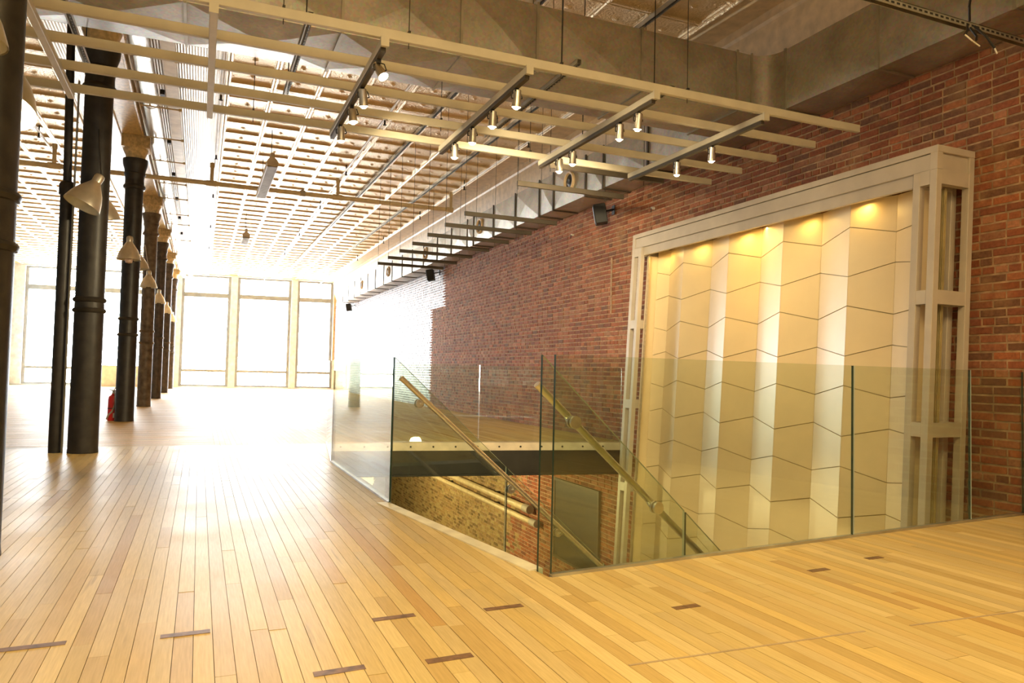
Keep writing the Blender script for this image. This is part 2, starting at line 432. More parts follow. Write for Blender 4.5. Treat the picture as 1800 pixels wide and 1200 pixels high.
# facade
def fprism(m, x0, x1, z0, z1, d0, d1, mi=0):
    m.prism([(x0, fy(x0)+d0), (x1, fy(x1)+d0), (x1, fy(x1)+d1), (x0, fy(x0)+d1)], z0, z1, None, mi)
wf = MB(); edges = [XL]
for a, b in WINS: edges += [a, b]
edges.append(XW+.1)
for i in range(0, len(edges), 2): fprism(wf, edges[i], edges[i+1], -.02, 5.2, -.12, .3)
for a, b in WINS: fprism(wf, a, b, 4.96, 5.2, -.12, .3); fprism(wf, a, b, -.02, .05, -.12, .3)
wall_far = struct(wf.obj('wall_far', M['plaster']))
for k, (a, b) in enumerate(WINS):
    w = struct(thing('window_%d' % (k+1), None, None, ((a+b)/2, fy((a+b)/2), 0)))
    m = MB(); fprism(m, a, a+.12, .05, 4.96, 0, .1); fprism(m, b-.12, b, .05, 4.96, 0, .1); fprism(m, a+.12, b-.12, 4.88, 4.96, 0, .1); fprism(m, a+.12, b-.12, .05, .13, 0, .1); m.obj('window_frame', M['sash'], w)
    m = MB(); fprism(m, a+.12, b-.12, 3.99, 4.19, -.08, .1); m.obj('transom', M['sash'], w)
    m = MB(); fprism(m, a+.12, b-.12, .69, .80, -.02, .1); m.obj('lower_rail', M['sash'], w)
    for z0, z1 in ((.13, .69), (.80, 4.02), (4.18, 4.88)):
        m = MB(); fprism(m, a+.12, b-.12, z0, z1, .045, .055); m.obj('pane', M['win_glass'], w)
    keep(w)
m = MB(); fprism(m, 5.64, 5.72, 0, 4.96, -.16, -.12); struct(m.obj('trim_2', M['wood_trim']))
m = MB(); fprism(m, -3.9, -2.0, 0, .85, -.5, -.13); h = thing('heater_cabinet', 'low beige cabinet under the far window behind the columns', 'cabinet', (-2.9, 35.6, 0)); m.obj('body', M['plate'], h)
m = MB(); fprism(m, -3.93, -1.97, .85, .89, -.53, -.12); m.obj('top', M['frame_white'], h); keep(h)

# ---- ceiling of pressed tin
ce = MB(); ce.box(XL-.3, YB, 5.085, XW+.35, 36.8, 5.3)
ceiling = struct(ce.obj('ceiling', M['gold_tin']))
TX, TY = .617, .61
def tile(m, x, y, Wd=TX, Ld=TY, detail=True):
    def sq(i, z): return [(x+i, y+i, z), (x+Wd-i, y+i, z), (x+Wd-i, y+Ld-i, z), (x+i, y+Ld-i, z)]
    def ring(a, b):
        for k in range(4):
            j = (k+1) % 4; m.face([a[k], b[k], b[j], a[j]])
    e0 = sq(0, ZC+.012); e1 = sq(.012, ZC); e2 = sq(.034, ZC); e25 = sq(.042, ZC+.018); e3 = sq(.068, ZC+.026)
    ring(e0, e1); ring(e1, e2); ring(e2, e25); ring(e25, e3); m.face(e3[::-1])
    if detail:
        cx, cy = x+Wd/2, y+Ld/2
        for k in range(8):
            t0, t1 = 2*PI*k/8, 2*PI*(k+1)/8
            m.face([(cx, cy, ZC+.008), (cx+.05*math.cos(t1), cy+.05*math.sin(t1), ZC+.0258), (cx+.05*math.cos(t0), cy+.05*math.sin(t0), ZC+.0258)])
tm = MB(); tile(tm, 0, 0); tmesh = tm.mesh('tin_tile', M['tin'])
tiles = []
for i in range(8):
    for j in range(-5, 57): tiles.append((.135+i*TX+.09, 1.4+.01+j*TY))
for i in range(9):
    for j in range(-5, 57): tiles.append((-1.98-(i+1)*TX, 1.41+j*TY))
def t_area(t):
    q = [project((t[0]+a, t[1]+b, ZC)) for a, b in ((0, 0), (TX, 0), (TX, TY), (0, TY))]
    if any(v is None for v in q): return 0
    cx = sum(v[0] for v in q)/4; cy = sum(v[1] for v in q)/4
    if not (0 < cx < 1800 and -10 < cy): return 0
    return area2([v[:2] for v in q])
tiles.sort(key=lambda t: -t_area(t))
for x, y in tiles[:300]:
    o = link('tin_tile', tmesh, ceiling); o.location = (x, y, 0)
tm = MB()
for x, y in tiles[300:]: tile(tm, x, y, detail=False)
tag(tm.obj('tin_tiles', M['tin'], ceiling), None, None, kind='stuff')
bx('ceiling_band', M['tin_band'], ceiling, -1.0, YB, ZC+.005, .20, 35.6, ZC+.09)
bx('ceiling_band', M['tin_band'], ceiling, -1.97, YB, ZC+.005, -1.4, 35.8, ZC+.09)
bx('ceiling_band', M['tan'], ceiling, 5.165, YB, ZC-.005, XW, 35.0, ZC+.09)
def bead_strip(name, x, z, w=.035):
    m = MB(); m.box(x-w/2, YB, z, x+w/2, 35.3, z+.03); m.tube((x, YB, z), (x, 35.3, z), .016, 8, caps=False)
    return m.obj(name, M['tin'], ceiling, True)
for x in (.2, 5.165, -1.0, -1.97): bead_strip('bead_moulding', x, ZC-.02)
# cove along the brick wall
cv = MB(); prof = [(5.60, 4.995), (5.585, 4.89), (5.61, 4.86), (5.612, 4.75), (5.625, 4.62), (5.645, 4.48), (5.67, 4.35), (5.70, 4.24), (5.725, 4.15), (5.725, 4.995)]
y0, y1 = YB, 34.9; n = len(prof)
for k in range(n-1): cv.face([(prof[k][0], y0, prof[k][1]), (prof[k+1][0], y0, prof[k+1][1]), (prof[k+1][0], y1, prof[k+1][1]), (prof[k][0], y1, prof[k][1])])
struct(cv.obj('trim_3', M['tan'], None, True))
# girder over the columns
gd = thing('ceiling_girder', 'cream tin-clad girder running the length of the ceiling over the row of black columns', 'beam', (-1.2, 16, 4.84))
bx('casing', M['gold_tin'], gd, -1.39, YB+.02, 4.84, -1.01, 35.4, 5.004)
for x in (-1.37, -1.03):
    m = MB(); m.tube((x, YB+.02, 4.84), (x, 35.4, 4.84), .016, 8); m.obj('bead', M['gold_tin'], gd, True)
keep(gd)

# ---- stair opening edges
def edge_strip(m, a, b, off0, off1, z0, z1):
    a = Vector((*a, 0)); b = Vector((*b, 0)); d = (b-a).normalized(); n = Vector((-d.y, d.x, 0))   # n points left of a->b
    p = [a+n*off0, b+n*off0, b+n*off1, a+n*off1]
    if off1 < off0: p = p[::-1]
    m.prism([(v.x, v.y) for v in p], z0, z1)
m = MB()
for a, b in ((A, F_), (D, Cc), (Cc, B), (B, A)):
    edge_strip(m, a, b, .003, .022, -.5, -.024)
struct(m.obj('trim_4', M['dark_steel']))
m = MB(); edge_strip(m, (1.245, 5.37), (1.545, 3.345), -.022, .062, -.024, .006); struct(m.obj('trim_5', M['nosing']))
# far landing: bolted plate on a deep dark beam
lf = thing('landing_edge_beam', 'dark steel beam with a pale bolted plate under the far edge of the stair opening', 'beam', (3.6, 9.6, -.2))
m = MB(); edge_strip(m, (5.70, 9.283), D, .004, .03, -.108, -.001); ep = m.obj('edge_plate', M['plate'], lf)
m = MB(); edge_strip(m, (5.70, 9.283), D, -.02, .02, -.44, -.11); edge_strip(m, (5.70, 9.283), D, -.02, .06, -.45, -.425); m.obj('beam_web', M['dark_steel'], lf)
dv = (Vector((*E_, 0))-Vector((*D, 0))).normalized(); nv = Vector((dv.y, -dv.x, 0))
for k in range(13):
    p = Vector((*D, -.055))+dv*(.18+k*.305)+nv*.028
    m = MB(); m.tube(p, p+nv*.012, .013, 8); m.obj('bolt', M['dark_steel'], ep)
keep(lf)

# ------------------------------------------------------------------ lower level seen through the opening
lo = MB(); lo.box(-3, YB, ZB-.2, XW+.3, 24, ZB); struct(lo.obj('floor_lower', M['basement_floor']))
lo = MB(); lo.box(XW+.005, YB, ZB, XW+.35, 24, -.33); wall_low = struct(lo.obj('wall_lower_right', M['mortar']))
lo = MB(); lo.box(-3.2, YB, ZB, -3, 24, -.33); struct(lo.obj('wall_lower_left', M['far']))
lo = MB(); lo.box(-3.2, 24, ZB, XW+.35, 24.2, -.33); struct(lo.obj('wall_lower_far', M['far']))
lo = MB(); lo.box(-3.2, YB-.2, ZB, XW+.35, YB, -.33); struct(lo.obj('wall_lower_back', M['far']))
for k, (z, y1, r) in enumerate(((-1.50, 12.3, .06), (-1.70, 12.0, .05))):
    t = thing('basement_pipe', ('upper' if k == 0 else 'lower')+' of two cream pipes along the lower brick wall seen through the stair glass', 'pipe', (5.6, 16, z))
    m = MB(); m.tube((5.60, y1, z), (5.60, 23.9, z), r, 12); m.obj('tube', M['pipe'], t, True)
    m = MB(); m.tube((5.60, y1-.02, z), (5.60, y1+.22, z), r*1.3, 12); m.obj('coupling', M['rubber'], t, True); 
    for yy in (14, 17, 20, 23):
        m = MB(); m.box(5.59, yy-.02, z-r*1.1, 5.70, yy+.02, z+r*1.1); m.obj('bracket', M['dark_steel'], t)
    keep(t)
t = thing('wall_board', 'dark rectangular board on the lower brick wall left of the taupe frame', 'board', (5.7, 10.7, -1.5))
bx('panel', M['dark_steel'], t, 5.685, 9.98, -2.1, 5.712, 11.45, -.85)
m = MB()
for q in ((5.675, 9.94, -.85, 5.715, 11.49, -.81), (5.675, 9.94, -2.14, 5.715, 11.49, -2.1), (5.675, 9.94, -2.1, 5.715, 9.98, -.85), (5.675, 11.45, -2.1, 5.715, 11.49, -.85)): m.box(*q)
m.obj('rim', M['bar_dark'], t); keep(t)
for k, (x, y) in enumerate(((3.1, -1.0), (3.3, 0.6))):
    t = thing('basement_lamp', ('farther' if k == 0 else 'nearer')+' saucer lamp on the lower ceiling mirrored in the stair glass', 'lamp', (x, y, -.5))
    m = MB(); m.lathe([(.02, .1), (.06, .09), (.17, 0), (.165, -.004), (.05, .07)], 20, (x, y, -.5)); m.obj('shade', M['inner_white'], t, True)
    m = MB(); m.lathe([(.001, -.02), (.12, -.015), (.13, .0), (.001, .02)], 16, (x, y, -.49)); m.obj('diffuser', M['lamp_inside'], t, True)
    m = MB(); m.tube((x, y, -.41), (x, y, -.33), .012, 8); m.obj('stem', M['black'], t); keep(t)
point('basement_light', (2.6, 12.5, -.9), 420, (1, .76, .36), .15)
point('basement_light', (3.0, 17.5, -.9), 420, (1, .75, .36), .15)
point('basement_light', (2.5, 0.3, -.9), 380, (1, .78, .40), .15)

# ------------------------------------------------------------------ staircase going down toward the brick wall
d2 = Vector((.992, .126, 0)); s2 = Vector((.126, -.992, 0))            # run, and across
TOP_L = Vector((1.31, 5.30, 0)); 
stair = thing('staircase', 'wooden staircase descending between the two sloping glass panels', 'staircase', (1.45, 4.3, 0))
RUN, RISE = .235, .197
def quadp(o, run0, run1, w0, w1):
    return [tuple((o+d2*a+s2*b).xy) for a, b in ((run0, w0), (run0, w1), (run1, w1), (run1, w0))]
for k in range(15):
    z = -(k+1)*RISE
    m = MB(); p = quadp(TOP_L, k*RUN+.03, (k+1)*RUN+.055, .06, 1.93)
    m.prism(p, z-.04, z); m.obj('tread', M['nosing'], stair)
    m = MB(); p = quadp(TOP_L, k*RUN+.03, k*RUN+.05, .06, 1.93); m.prism(p, z+.001, z+RISE-.045); m.obj('riser', M['plate'], stair)
for w in (.0, 1.945):
    m = MB(); q = []
    o = TOP_L+s2*(w+.015)
    for r, z in ((.02, -.03), (3.6, -3.05), (3.6, -3.29), (3.0, -3.29), (.02, -.42)): q.append(o+d2*r+Vector((0, 0, z)))
    q2 = [v+s2*.03 for v in q]; n = len(q)
    m.face(q); m.face(q2[::-1])
    for k in range(n): j = (k+1) % n; m.face([q[j], q[k], q2[k], q2[j]])
    m.obj('stringer', M['dark_steel'], stair)
keep(stair)

# ------------------------------------------------------------------ glass guards
GH = 1.062
def pane(a, b, parent, z0=.012, z1=GH, th=.016, lit0=False):
    a = Vector((*a[:2], 0)); b = Vector((*b[:2], 0)); d = (b-a).normalized(); n = Vector((-d.y, d.x, 0))*th/2
    p = [a+n, b+n, b-n, a-n]; m = MB(); lo_ = [v+Vector((0, 0, z0)) for v in p]; hi = [v+Vector((0, 0, z1)) for v in p]
    m.face([lo_[0], hi[0], hi[1], lo_[1]], mi=0); m.face([lo_[2], hi[2], hi[3], lo_[3]], mi=0)
    m.face(hi, mi=2); m.face(lo_[::-1], mi=1)
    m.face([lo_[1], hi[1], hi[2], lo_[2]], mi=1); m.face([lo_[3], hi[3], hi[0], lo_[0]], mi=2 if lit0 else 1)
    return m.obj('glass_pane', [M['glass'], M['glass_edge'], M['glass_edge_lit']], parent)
def shoe(a, b, parent, w=.03, z0=-.018, z1=.014):
    a = Vector((*a[:2], 0)); b = Vector((*b[:2], 0)); d = (b-a).normalized(); n = Vector((-d.y, d.x, 0))*w/2
    m = MB(); m.prism([tuple(v.xy) for v in (a-n, b-n, b+n, a+n)], z0, z1); return m.obj('base_shoe', M['alu'], parent)
gf = thing('glass_guard', 'long frameless glass guard on the near side of the stair opening before the folded panels', 'glass guard', (3.6, 3.42, 0))
ga, gs, ge = (1.585, 3.222), (3.778, 3.450), (5.60, 3.640)
dg = (Vector(ge)-Vector(ga)).normalized()
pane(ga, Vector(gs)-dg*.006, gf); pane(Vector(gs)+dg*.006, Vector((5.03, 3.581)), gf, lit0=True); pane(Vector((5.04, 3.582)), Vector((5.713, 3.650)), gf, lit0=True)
shoe(ga, (5.69, 3.648), gf); keep(gf)
gl = thing('glass_guard', 'frameless glass guard on the left side of the stair opening bending twice beyond the handrail', 'glass guard', (1.31, 7, 0))
pane((1.302, 7.825), (1.31, 5.322), gl); pane((1.57, 9.88), (1.303, 7.84), gl)
shoe((1.302, 7.825), (1.31, 5.345), gl); shoe((1.57, 9.88), (1.303, 7.84), gl); keep(gl)
gr = thing('glass_guard', 'frameless glass guard standing on the far landing edge of the stair opening', 'glass guard', (3.6, 9.6, 0))
dD = Vector(D); pF = lambda x: (x, 9.925-(x-1.57)*.1494)
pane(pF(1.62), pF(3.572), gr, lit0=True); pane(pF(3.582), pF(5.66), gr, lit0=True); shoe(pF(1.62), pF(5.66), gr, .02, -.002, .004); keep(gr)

def stair_glass(o, flip, label):
    root = thing('glass_balustrade', label, 'glass balustrade', (o.x, o.y, 0))
    th = s2*.008; P = lambda r, z, side: o+d2*r+Vector((0, 0, z))+th*side
    def slab_(pts, name='glass_pane'):
        m = MB(); a = [P(r, z, 1) for r, z in pts]; b = [P(r, z, -1) for r, z in pts]; n = len(a)
        m.face(a, mi=0); m.face(b[::-1], mi=0)
        for k in range(n):
            j = (k+1) % n; m.face([a[j], a[k], b[k], b[j]], mi=(1 if k in (0,) else 2))
        m.obj(name, [M['glass'], M['glass_edge'], M['glass_edge_lit']], root)
    sl = .877
    slab_([(0, -.25), (0, 1.062), (.952, 1.062-.952*sl), (.952, -.60)])
    slab_([(.964, -.60), (.964, 1.062-.964*sl), (1.93, 1.062-1.93*sl), (1.93, -1.45)])
    slab_([(1.942, -1.45), (1.942, 1.062-1.942*sl), (2.9, 1.062-2.9*sl), (2.9, -2.3)])
    inn = s2*(.075*flip)
    m = MB(); q0 = o+inn+d2*.02+Vector((0, 0, .915)); q1 = o+inn+d2*2.95+Vector((0, 0, .93-2.95*.845)); m.tube(q0, q1, .019, 14)
    hr = m.obj('handrail', M['steel'], root, True)
    for r in ((.20, 1.0, 1.45, 2.35) if flip > 0 else (.20, .755, 1.45, 2.35)):
        zc = .93-r*.845-.035; c = o+d2*r+Vector((0, 0, zc))
        m = MB(); m.tube(c-inn.normalized()*.022, c-inn.normalized()*.0065, .033, 18); m.tube(c+inn.normalized()*.0065, c+inn.normalized()*.02, .033, 18)
        m.tube(c, c+inn*.75, .008, 8); m.tube(c+inn*.75, c+inn+Vector((0, 0, .02)), .008, 8); m.obj('rail_bracket', M['steel'], hr, True)
    keep(root)
stair_glass(TOP_L.copy(), 1, 'sloping glass panel with steel handrail on the far left side of the stairs')
stair_glass(Vector((1.563, 3.325, 0)), -1, 'sloping glass panel with steel handrail on the near right side of the stairs')

# ------------------------------------------------------------------ leaning frame with folded panels
art = thing('folded_panel_screen', 'tall taupe steel frame holding cream zigzag folded panels leaning on the brick wall', 'wall screen', (5.3, 6.2, ZB))
LN = .052
def lx(X, z): return X-LN*(2.85-z)
class LB(MB):                                                        # boxes sheared to the frame's lean, X given at the top
    def lbox(s, X0, y0, z0, X1, y1, z1, mi=0):
        i = len(s.v); s.box(X0, y0, z0, X1, y1, z1, None, mi)
        for k in range(i, len(s.v)): x, y, z = s.v[k]; s.v[k] = (lx(x, z), y, z)
def lb(name, mat, *c, bevel=0):
    m = LB(); m.lbox(*c); return m.obj(name, mat, art, False, bevel)
FX, BXk = 5.27, 5.70
zb = ZB+.01
rung_z = [1.58, .545, -.52, -1.59, -2.65]
for side, (ya, yb) in enumerate(((4.0, 4.21), (8.21, 8.43))):
    st_ = .062
    for y0 in (ya, yb-st_):
        for x0, x1 in ((FX, FX+.06), (BXk-.06, BXk)):
            lb('post', M['frame'], x0, y0, zb, x1, y0+st_, 2.645 if x0 == FX else 2.78, bevel=.003)
    for z in rung_z:
        lb('rung', M['frame'], FX+.001, ya+st_, z, FX+.058, yb-st_, z+.11)
        for y0 in (ya, yb-st_): lb('rung', M['frame'], FX+.06, y0+.002, z, BXk-.06, y0+st_-.002, z+.11)
        lb('rung', M['frame'], BXk-.058, ya+st_, z, BXk-.002, yb-st_, z+.11)
    lb('header', M['frame'], FX+.001, ya+st_, 2.53, FX+.058, yb-st_, 2.645)
    for y0 in (ya, yb-st_): lb('header', M['frame'], FX+.06, y0+.002, 2.53, BXk-.06, y0+st_-.002, 2.645)
    lb('backing', M['yellow_plastic'], FX+.20, ya+st_+.005, zb, FX+.21, yb-st_-.005, 2.52)
    for k in range(5):
        y = ya+st_+.01+k*.014
        lb('rib', M['yellow_plastic'], FX+.19, y, zb, FX+.20, y+.006, 2.52)
lb('top_beam', M['frame'], FX+.006, 4.064, 2.645, FX+.3, 8.366, 2.775, bevel=.004)
lb('top_flange', M['frame'], FX-.002, 3.998, 2.78, BXk, 8.432, 2.835, bevel=.003)
for y0 in (4.0, 8.37): lb('beam_end', M['frame'], FX, y0, 2.645, FX+.06, y0+.062, 2.78)
for y0 in (4.022, 8.39): lb('end_panel', M['frame'], FX+.06, y0, 2.645, BXk-.06, y0+.018, 2.78)
lb('lower_beam', M['frame'], FX+.035, 4.24, 2.54, FX+.075, 8.20, 2.65)
lb('jamb', M['panel'], FX+.10, 8.175, zb, FX+.26, 8.205, 2.53)
lb('jamb', M['panel'], FX+.10, 4.215, zb, FX+.26, 4.235, 2.53)
lb('track', M['steel'], FX+.075, 8.13, zb, FX+.10, 8.15, 2.53)
# folded panels: ridges forward, valleys back, joints running up and down alternately
folds = []
for k in range(6):
    yr = 4.993+.843*(k-1)
    folds += [(yr, 5.45, 1), (yr+.455, 5.575, -1)]
folds = [f for f in folds if True]
folds.sort()
fl = [(4.235, 5.515, 0)]+[f for f in folds if 4.3 < f[0] < 8.1]+[(8.17, 5.51, 0)]
rows = [2.60]+[2.318-.361*k for k in range(16)]
def jz(k, s):
    if k == 0: return 2.60
    return 2.318-.361*(k-1)+(.047 if (k-1) % 2 == 0 else -.047)*s
for i in range(len(fl)-1):
    (ya, Xa, sa), (yb, Xb, sb) = fl[i], fl[i+1]
    for k in range(len(rows)-1):
        g = .004
        za0, zb0 = jz(k, sa)-g, jz(k, sb)-g; za1, zb1 = jz(k+1, sa)+g, jz(k+1, sb)+g
        if min(za1, zb1) < zb: break
        e = .0015
        fr = [(Xa, ya+e, za1), (Xb, yb-e, zb1), (Xb, yb-e, zb0), (Xa, ya+e, za0)]
        f3 = [Vector((lx(X, z), y, z)) for X, y, z in fr]; b3 = [v+Vector((.018, 0, 0)) for v in f3]
        m = MB(); m.face(f3[::-1]); m.face(b3)
        for q in range(4): j = (q+1) % 4; m.face([f3[q], f3[j], b3[j], b3[q]])
        m.obj('panel', M['panel'], art)
m = MB()
for i in range(len(fl)-1):
    (ya, Xa, sa), (yb, Xb, sb) = fl[i], fl[i+1]
    m.face([Vector((lx(Xa+.014, zb), ya, zb)), Vector((lx(Xb+.014, zb), yb, zb)), Vector((lx(Xb+.014, 2.6), yb, 2.6)), Vector((lx(Xa+.014, 2.6), ya, 2.6))])
m.obj('joint_backing', M['yellow_plastic'], art)
for y in (7.95, 7.25, 6.45, 5.55, 4.85):                               # strip lamps tucked behind the lower beam
    lb('lamp', M['bulb_off'], FX+.09, y-.05, 2.56, FX+.125, y+.05, 2.585)
keep(art)
for y in (7.95, 7.25, 6.45, 5.55, 4.85):
    a = area('cove_light', (5.40, y, 2.545), (5.50, y-.06, 1.9), .04, .12, .8, (1, .60, .14))
area('cove_strip', (5.385, 6.2, 2.545), (5.52, 6.2, 2.0), .03, 3.7, 17, (1, .60, .15))

# ------------------------------------------------------------------ columns
def column(i, x, y, z1, z2, label):
    mi = M['iron_worn'] if i == 3 else M['iron_brown'] if i > 3 else M['iron']
    t = thing('cast_iron_column', label, 'column', (x, y, 0), 'cast iron columns in a row')
    m = MB(); m.lathe([(.152, 0), (.152, .01), (.148, .05), (.146, z1-.05), (.143, z2+.05), (.142, 3.9), (.142, 4.12)], 28, (x, y, 0), closed=True); m.obj('shaft', mi, t, True)
    for z in (z1, z2):
        m = MB(); m.lathe([(.14, z-.03), (.158, z-.022), (.168, z), (.158, z+.018), (.14, z+.03)], 28, (x, y, 0)); m.obj('ring', mi, t, True)
    m = MB(); m.lathe([(.14, 3.94), (.165, 3.95), (.178, 3.985), (.168, 4.01), (.15, 4.03), (.147, 4.10)], 28, (x, y, 0)); m.obj('neck_ring', mi, t, True)
    m = MB(); m.lathe([(.142, 4.08), (.152, 4.16), (.172, 4.21), (.16, 4.225), (.165, 4.28), (.19, 4.36), (.196, 4.42), (.196, 4.46)], 28, (x, y, 0), closed=True); m.obj('capital', mi, t, True)
    m = MB(); m.lathe([(.15, 4.46), (.155, 4.52), (.19, 4.60), (.2, 4.63)], 20, (x, y, 0), closed=True)
    m.box(x-.21, y-.21, 4.63, x+.21, y+.21, 4.838)
    for k in range(7): m.box(x-.18+k*.052, y-.222, 4.64, x-.155+k*.052, y-.2, 4.83)
    for k in range(7): m.box(x+.2, y-.18+k*.052, 4.64, x+.222, y-.155+k*.052, 4.83)
    m.obj('tin_block', M['gold_tin'], t)
    keep(t)
cols = [(-1.03, 4.42), (-1.13, 9.22), (-1.14, 14.1), (-1.15, 19.0), (-1.13, 23.4), (-1.12, 28.2), (-1.10, 33.0)]
nm = ['black iron column cut by the left edge of the photo', 'thick black iron column standing right beside the thin black pipe', 'black iron column with the red fire extinguisher at its foot',
      'worn brown iron column, next one beyond the fire extinguisher column', 'iron column, second beyond the fire extinguisher column', 'iron column, third beyond the fire extinguisher column', 'farthest iron column of the row, nearest the windows']
for i, (x, y) in enumerate(cols):
    z1, z2 = (1.54, 1.655) if i == 1 else (1.46, 1.73)
    if i == 0: z1, z2 = 1.545, 1.80
    column(i, x, y, z1, z2, nm[i])
# drain pipe by the second column
t = thing('drain_pipe', 'thin black drain pipe standing left of the thick iron column', 'pipe', (-1.40, 9.26, 0))
m = MB(); m.tube((-1.40, 9.26, 0), (-1.40, 9.26, 2.86), .062, 18); m.obj('lower_pipe', M['iron'], t, True)
m = MB(); m.lathe([(.05, 2.78), (.078, 2.79), (.078, 2.90), (.06, 2.93), (.04, 2.94)], 18, (-1.40, 9.26, 0)); m.obj('bell_joint', M['iron'], t, True)
m = MB(); m.tube((-1.40, 9.26, 2.9), (-1.44, 9.26, 4.98), .042, 16); m.obj('upper_pipe', M['iron'], t, True)
m = MB(); m.tube((-1.327, 9.22, 0), (-1.327, 9.22, 4.05), .011, 8); m.obj('conduit', M['strut'], t, True); keep(t)

# ------------------------------------------------------------------ fire extinguisher
ex = (-1.325, 14.28)
t = thing('fire_extinguisher', 'red fire extinguisher standing on the floor at the foot of a black column', 'extinguisher', (ex[0], ex[1], 0))
m = MB(); m.lathe([(.001, 0), (.082, 0), (.085, .02), (.085, .36), (.075, .41), (.035, .44), (.03, .46)], 22, (ex[0], ex[1], 0)); cy_ = m.obj('cylinder', M['red'], t, True)
m = MB(); m.tube((ex[0], ex[1], .45), (ex[0], ex[1], .52), .028, 12); m.obj('valve', M['steel'], t, True)
m = MB(); m.tube((ex[0], ex[1], .52), (ex[0]+.05, ex[1]-.08, .60), .009, 8); m.tube((ex[0], ex[1], .50), (ex[0]-.06, ex[1]-.08, .53), .009, 8); m.obj('handle', M['steel'], t)
m = MB(); m.path([(ex[0], ex[1]-.02, .50), (ex[0]+.03, ex[1]-.10, .44), (ex[0]+.035, ex[1]-.105, .28), (ex[0]+.0, ex[1]-.105, .17), (ex[0]-.06, ex[1]-.09, .10), (ex[0]-.09, ex[1]-.06, .03)], .013, 8); m.obj('hose', M['rubber'], t, True)
bx('label', M['paper'], cy_, ex[0]+.005, ex[1]-.087, .05, ex[0]+.05, ex[1]-.07, .13)
m = MB(); m.lathe([(.0852, .20), (.0858, .20), (.0858, .215), (.0852, .215)], 22, (ex[0], ex[1], 0)); m.obj('strap', M['black'], cy_, True); keep(t)

# ------------------------------------------------------------------ dome lamps on the columns
def dome(x, y, z, label, tilt=(0, 0), lit=False, bulb=False, cord_to=None, r=.185):
    """z is the height of the rim; the shade is a bell with a ribbed neck"""
    t = thing('dome_lamp', label, 'lamp', (x, y, z), 'dome lamps fixed on the columns')
    R = Matrix.Rotation(tilt[0], 3, 'Y') @ Matrix.Rotation(tilt[1], 3, 'X')
    o = (x, y, z)
    m = MB(); m.lathe([(r, 0), (r*.985, .02), (r*.86, .10), (r*.68, .175), (r*.45, .24), (r*.30, .285), (.048, .30)], 28, o, rot=R); m.obj('shade', M['silver_shade'], t, True)
    m = MB(); m.lathe([(r*.97, .004), (r*.84, .10), (r*.66, .17), (r*.43, .235), (.03, .27)], 24, o, rot=R); m.obj('lining', M['lamp_inside'] if lit else M['inner_white'], t, True)
    m = MB(); m.lathe([(.05, .295), (.052, .36), (.045, .385), (.02, .40)], 16, o, rot=R, closed=True)
    m.obj('neck', M['silver_shade'], t, True)
    top = R @ Vector((0, 0, .40))+Vector(o)
    if bulb or lit:
        m = MB(); m.lathe([(.001, -.06), (.05, -.05), (.065, 0), (.05, .06), (.02, .12)], 16, o, rot=R); m.obj('bulb', M['lamp_inside'] if lit else M['bulb_off'], t, True)
    c = Vector(cord_to) if cord_to else top+Vector((0, 0, .7))
    m = MB(); m.path([tuple(top), tuple(top*.5+c*.5+Vector((0, 0, -.03))), tuple(c)], .006, 6); m.obj('cord', M['white_pipe'] if abs(y-18.7) < .1 else M['dark_steel'], t); keep(t)
dome(-1.06, 4.74, 2.335, 'lit dome lamp glowing white behind the column at the left edge', (.1, -.36), lit=True, cord_to=(-1.10, 4.56, 3.2))
dome(-1.055, 4.02, 2.42, 'dome lamp just in view left of the left-edge column', (0, 0), cord_to=(-1.12, 4.25, 3.3))
dome(-1.205, 8.88, 2.62, 'tilted silver dome lamp on the front of the thick column beside the pipe', (.42, -.15), cord_to=(-1.10, 9.07, 3.5))
dome(-1.08, 9.56, 2.60, 'dome lamp half hidden behind the thick column beside the pipe', (-.15, .15), cord_to=(-1.1, 9.37, 3.3))
dome(-1.15, 13.80, 2.70, 'silver dome lamp with pale bulb on the column of the fire extinguisher', (0, 0), bulb=True, cord_to=(-1.14, 13.95, 3.5))
dome(-1.06, 14.42, 2.62, 'dome lamp peeping out behind the fire extinguisher column', (-.1, 0), cord_to=(-1.1, 14.25, 3.3))
dome(-1.14, 18.70, 2.71, 'dome lamp hung by a long white cord on the worn brown column', (0, 0), cord_to=(-1.25, 18.84, 3.7))
dome(-1.13, 23.1, 2.69, 'dome lamp on the second column beyond the fire extinguisher column', (0, 0), cord_to=(-1.14, 23.25, 3.6))
dome(-1.11, 27.9, 2.72, 'dome lamp on the third column beyond the fire extinguisher column', (0, 0), cord_to=(-1.12, 28.05, 3.6))
dome(-1.09, 32.7, 2.70, 'dome lamp on the farthest column of the row', (0, 0), cord_to=(-1.1, 32.85, 3.6))
point('dome_light', (-1.06, 4.74, 2.24), 25, (1, .85, .6), .06)

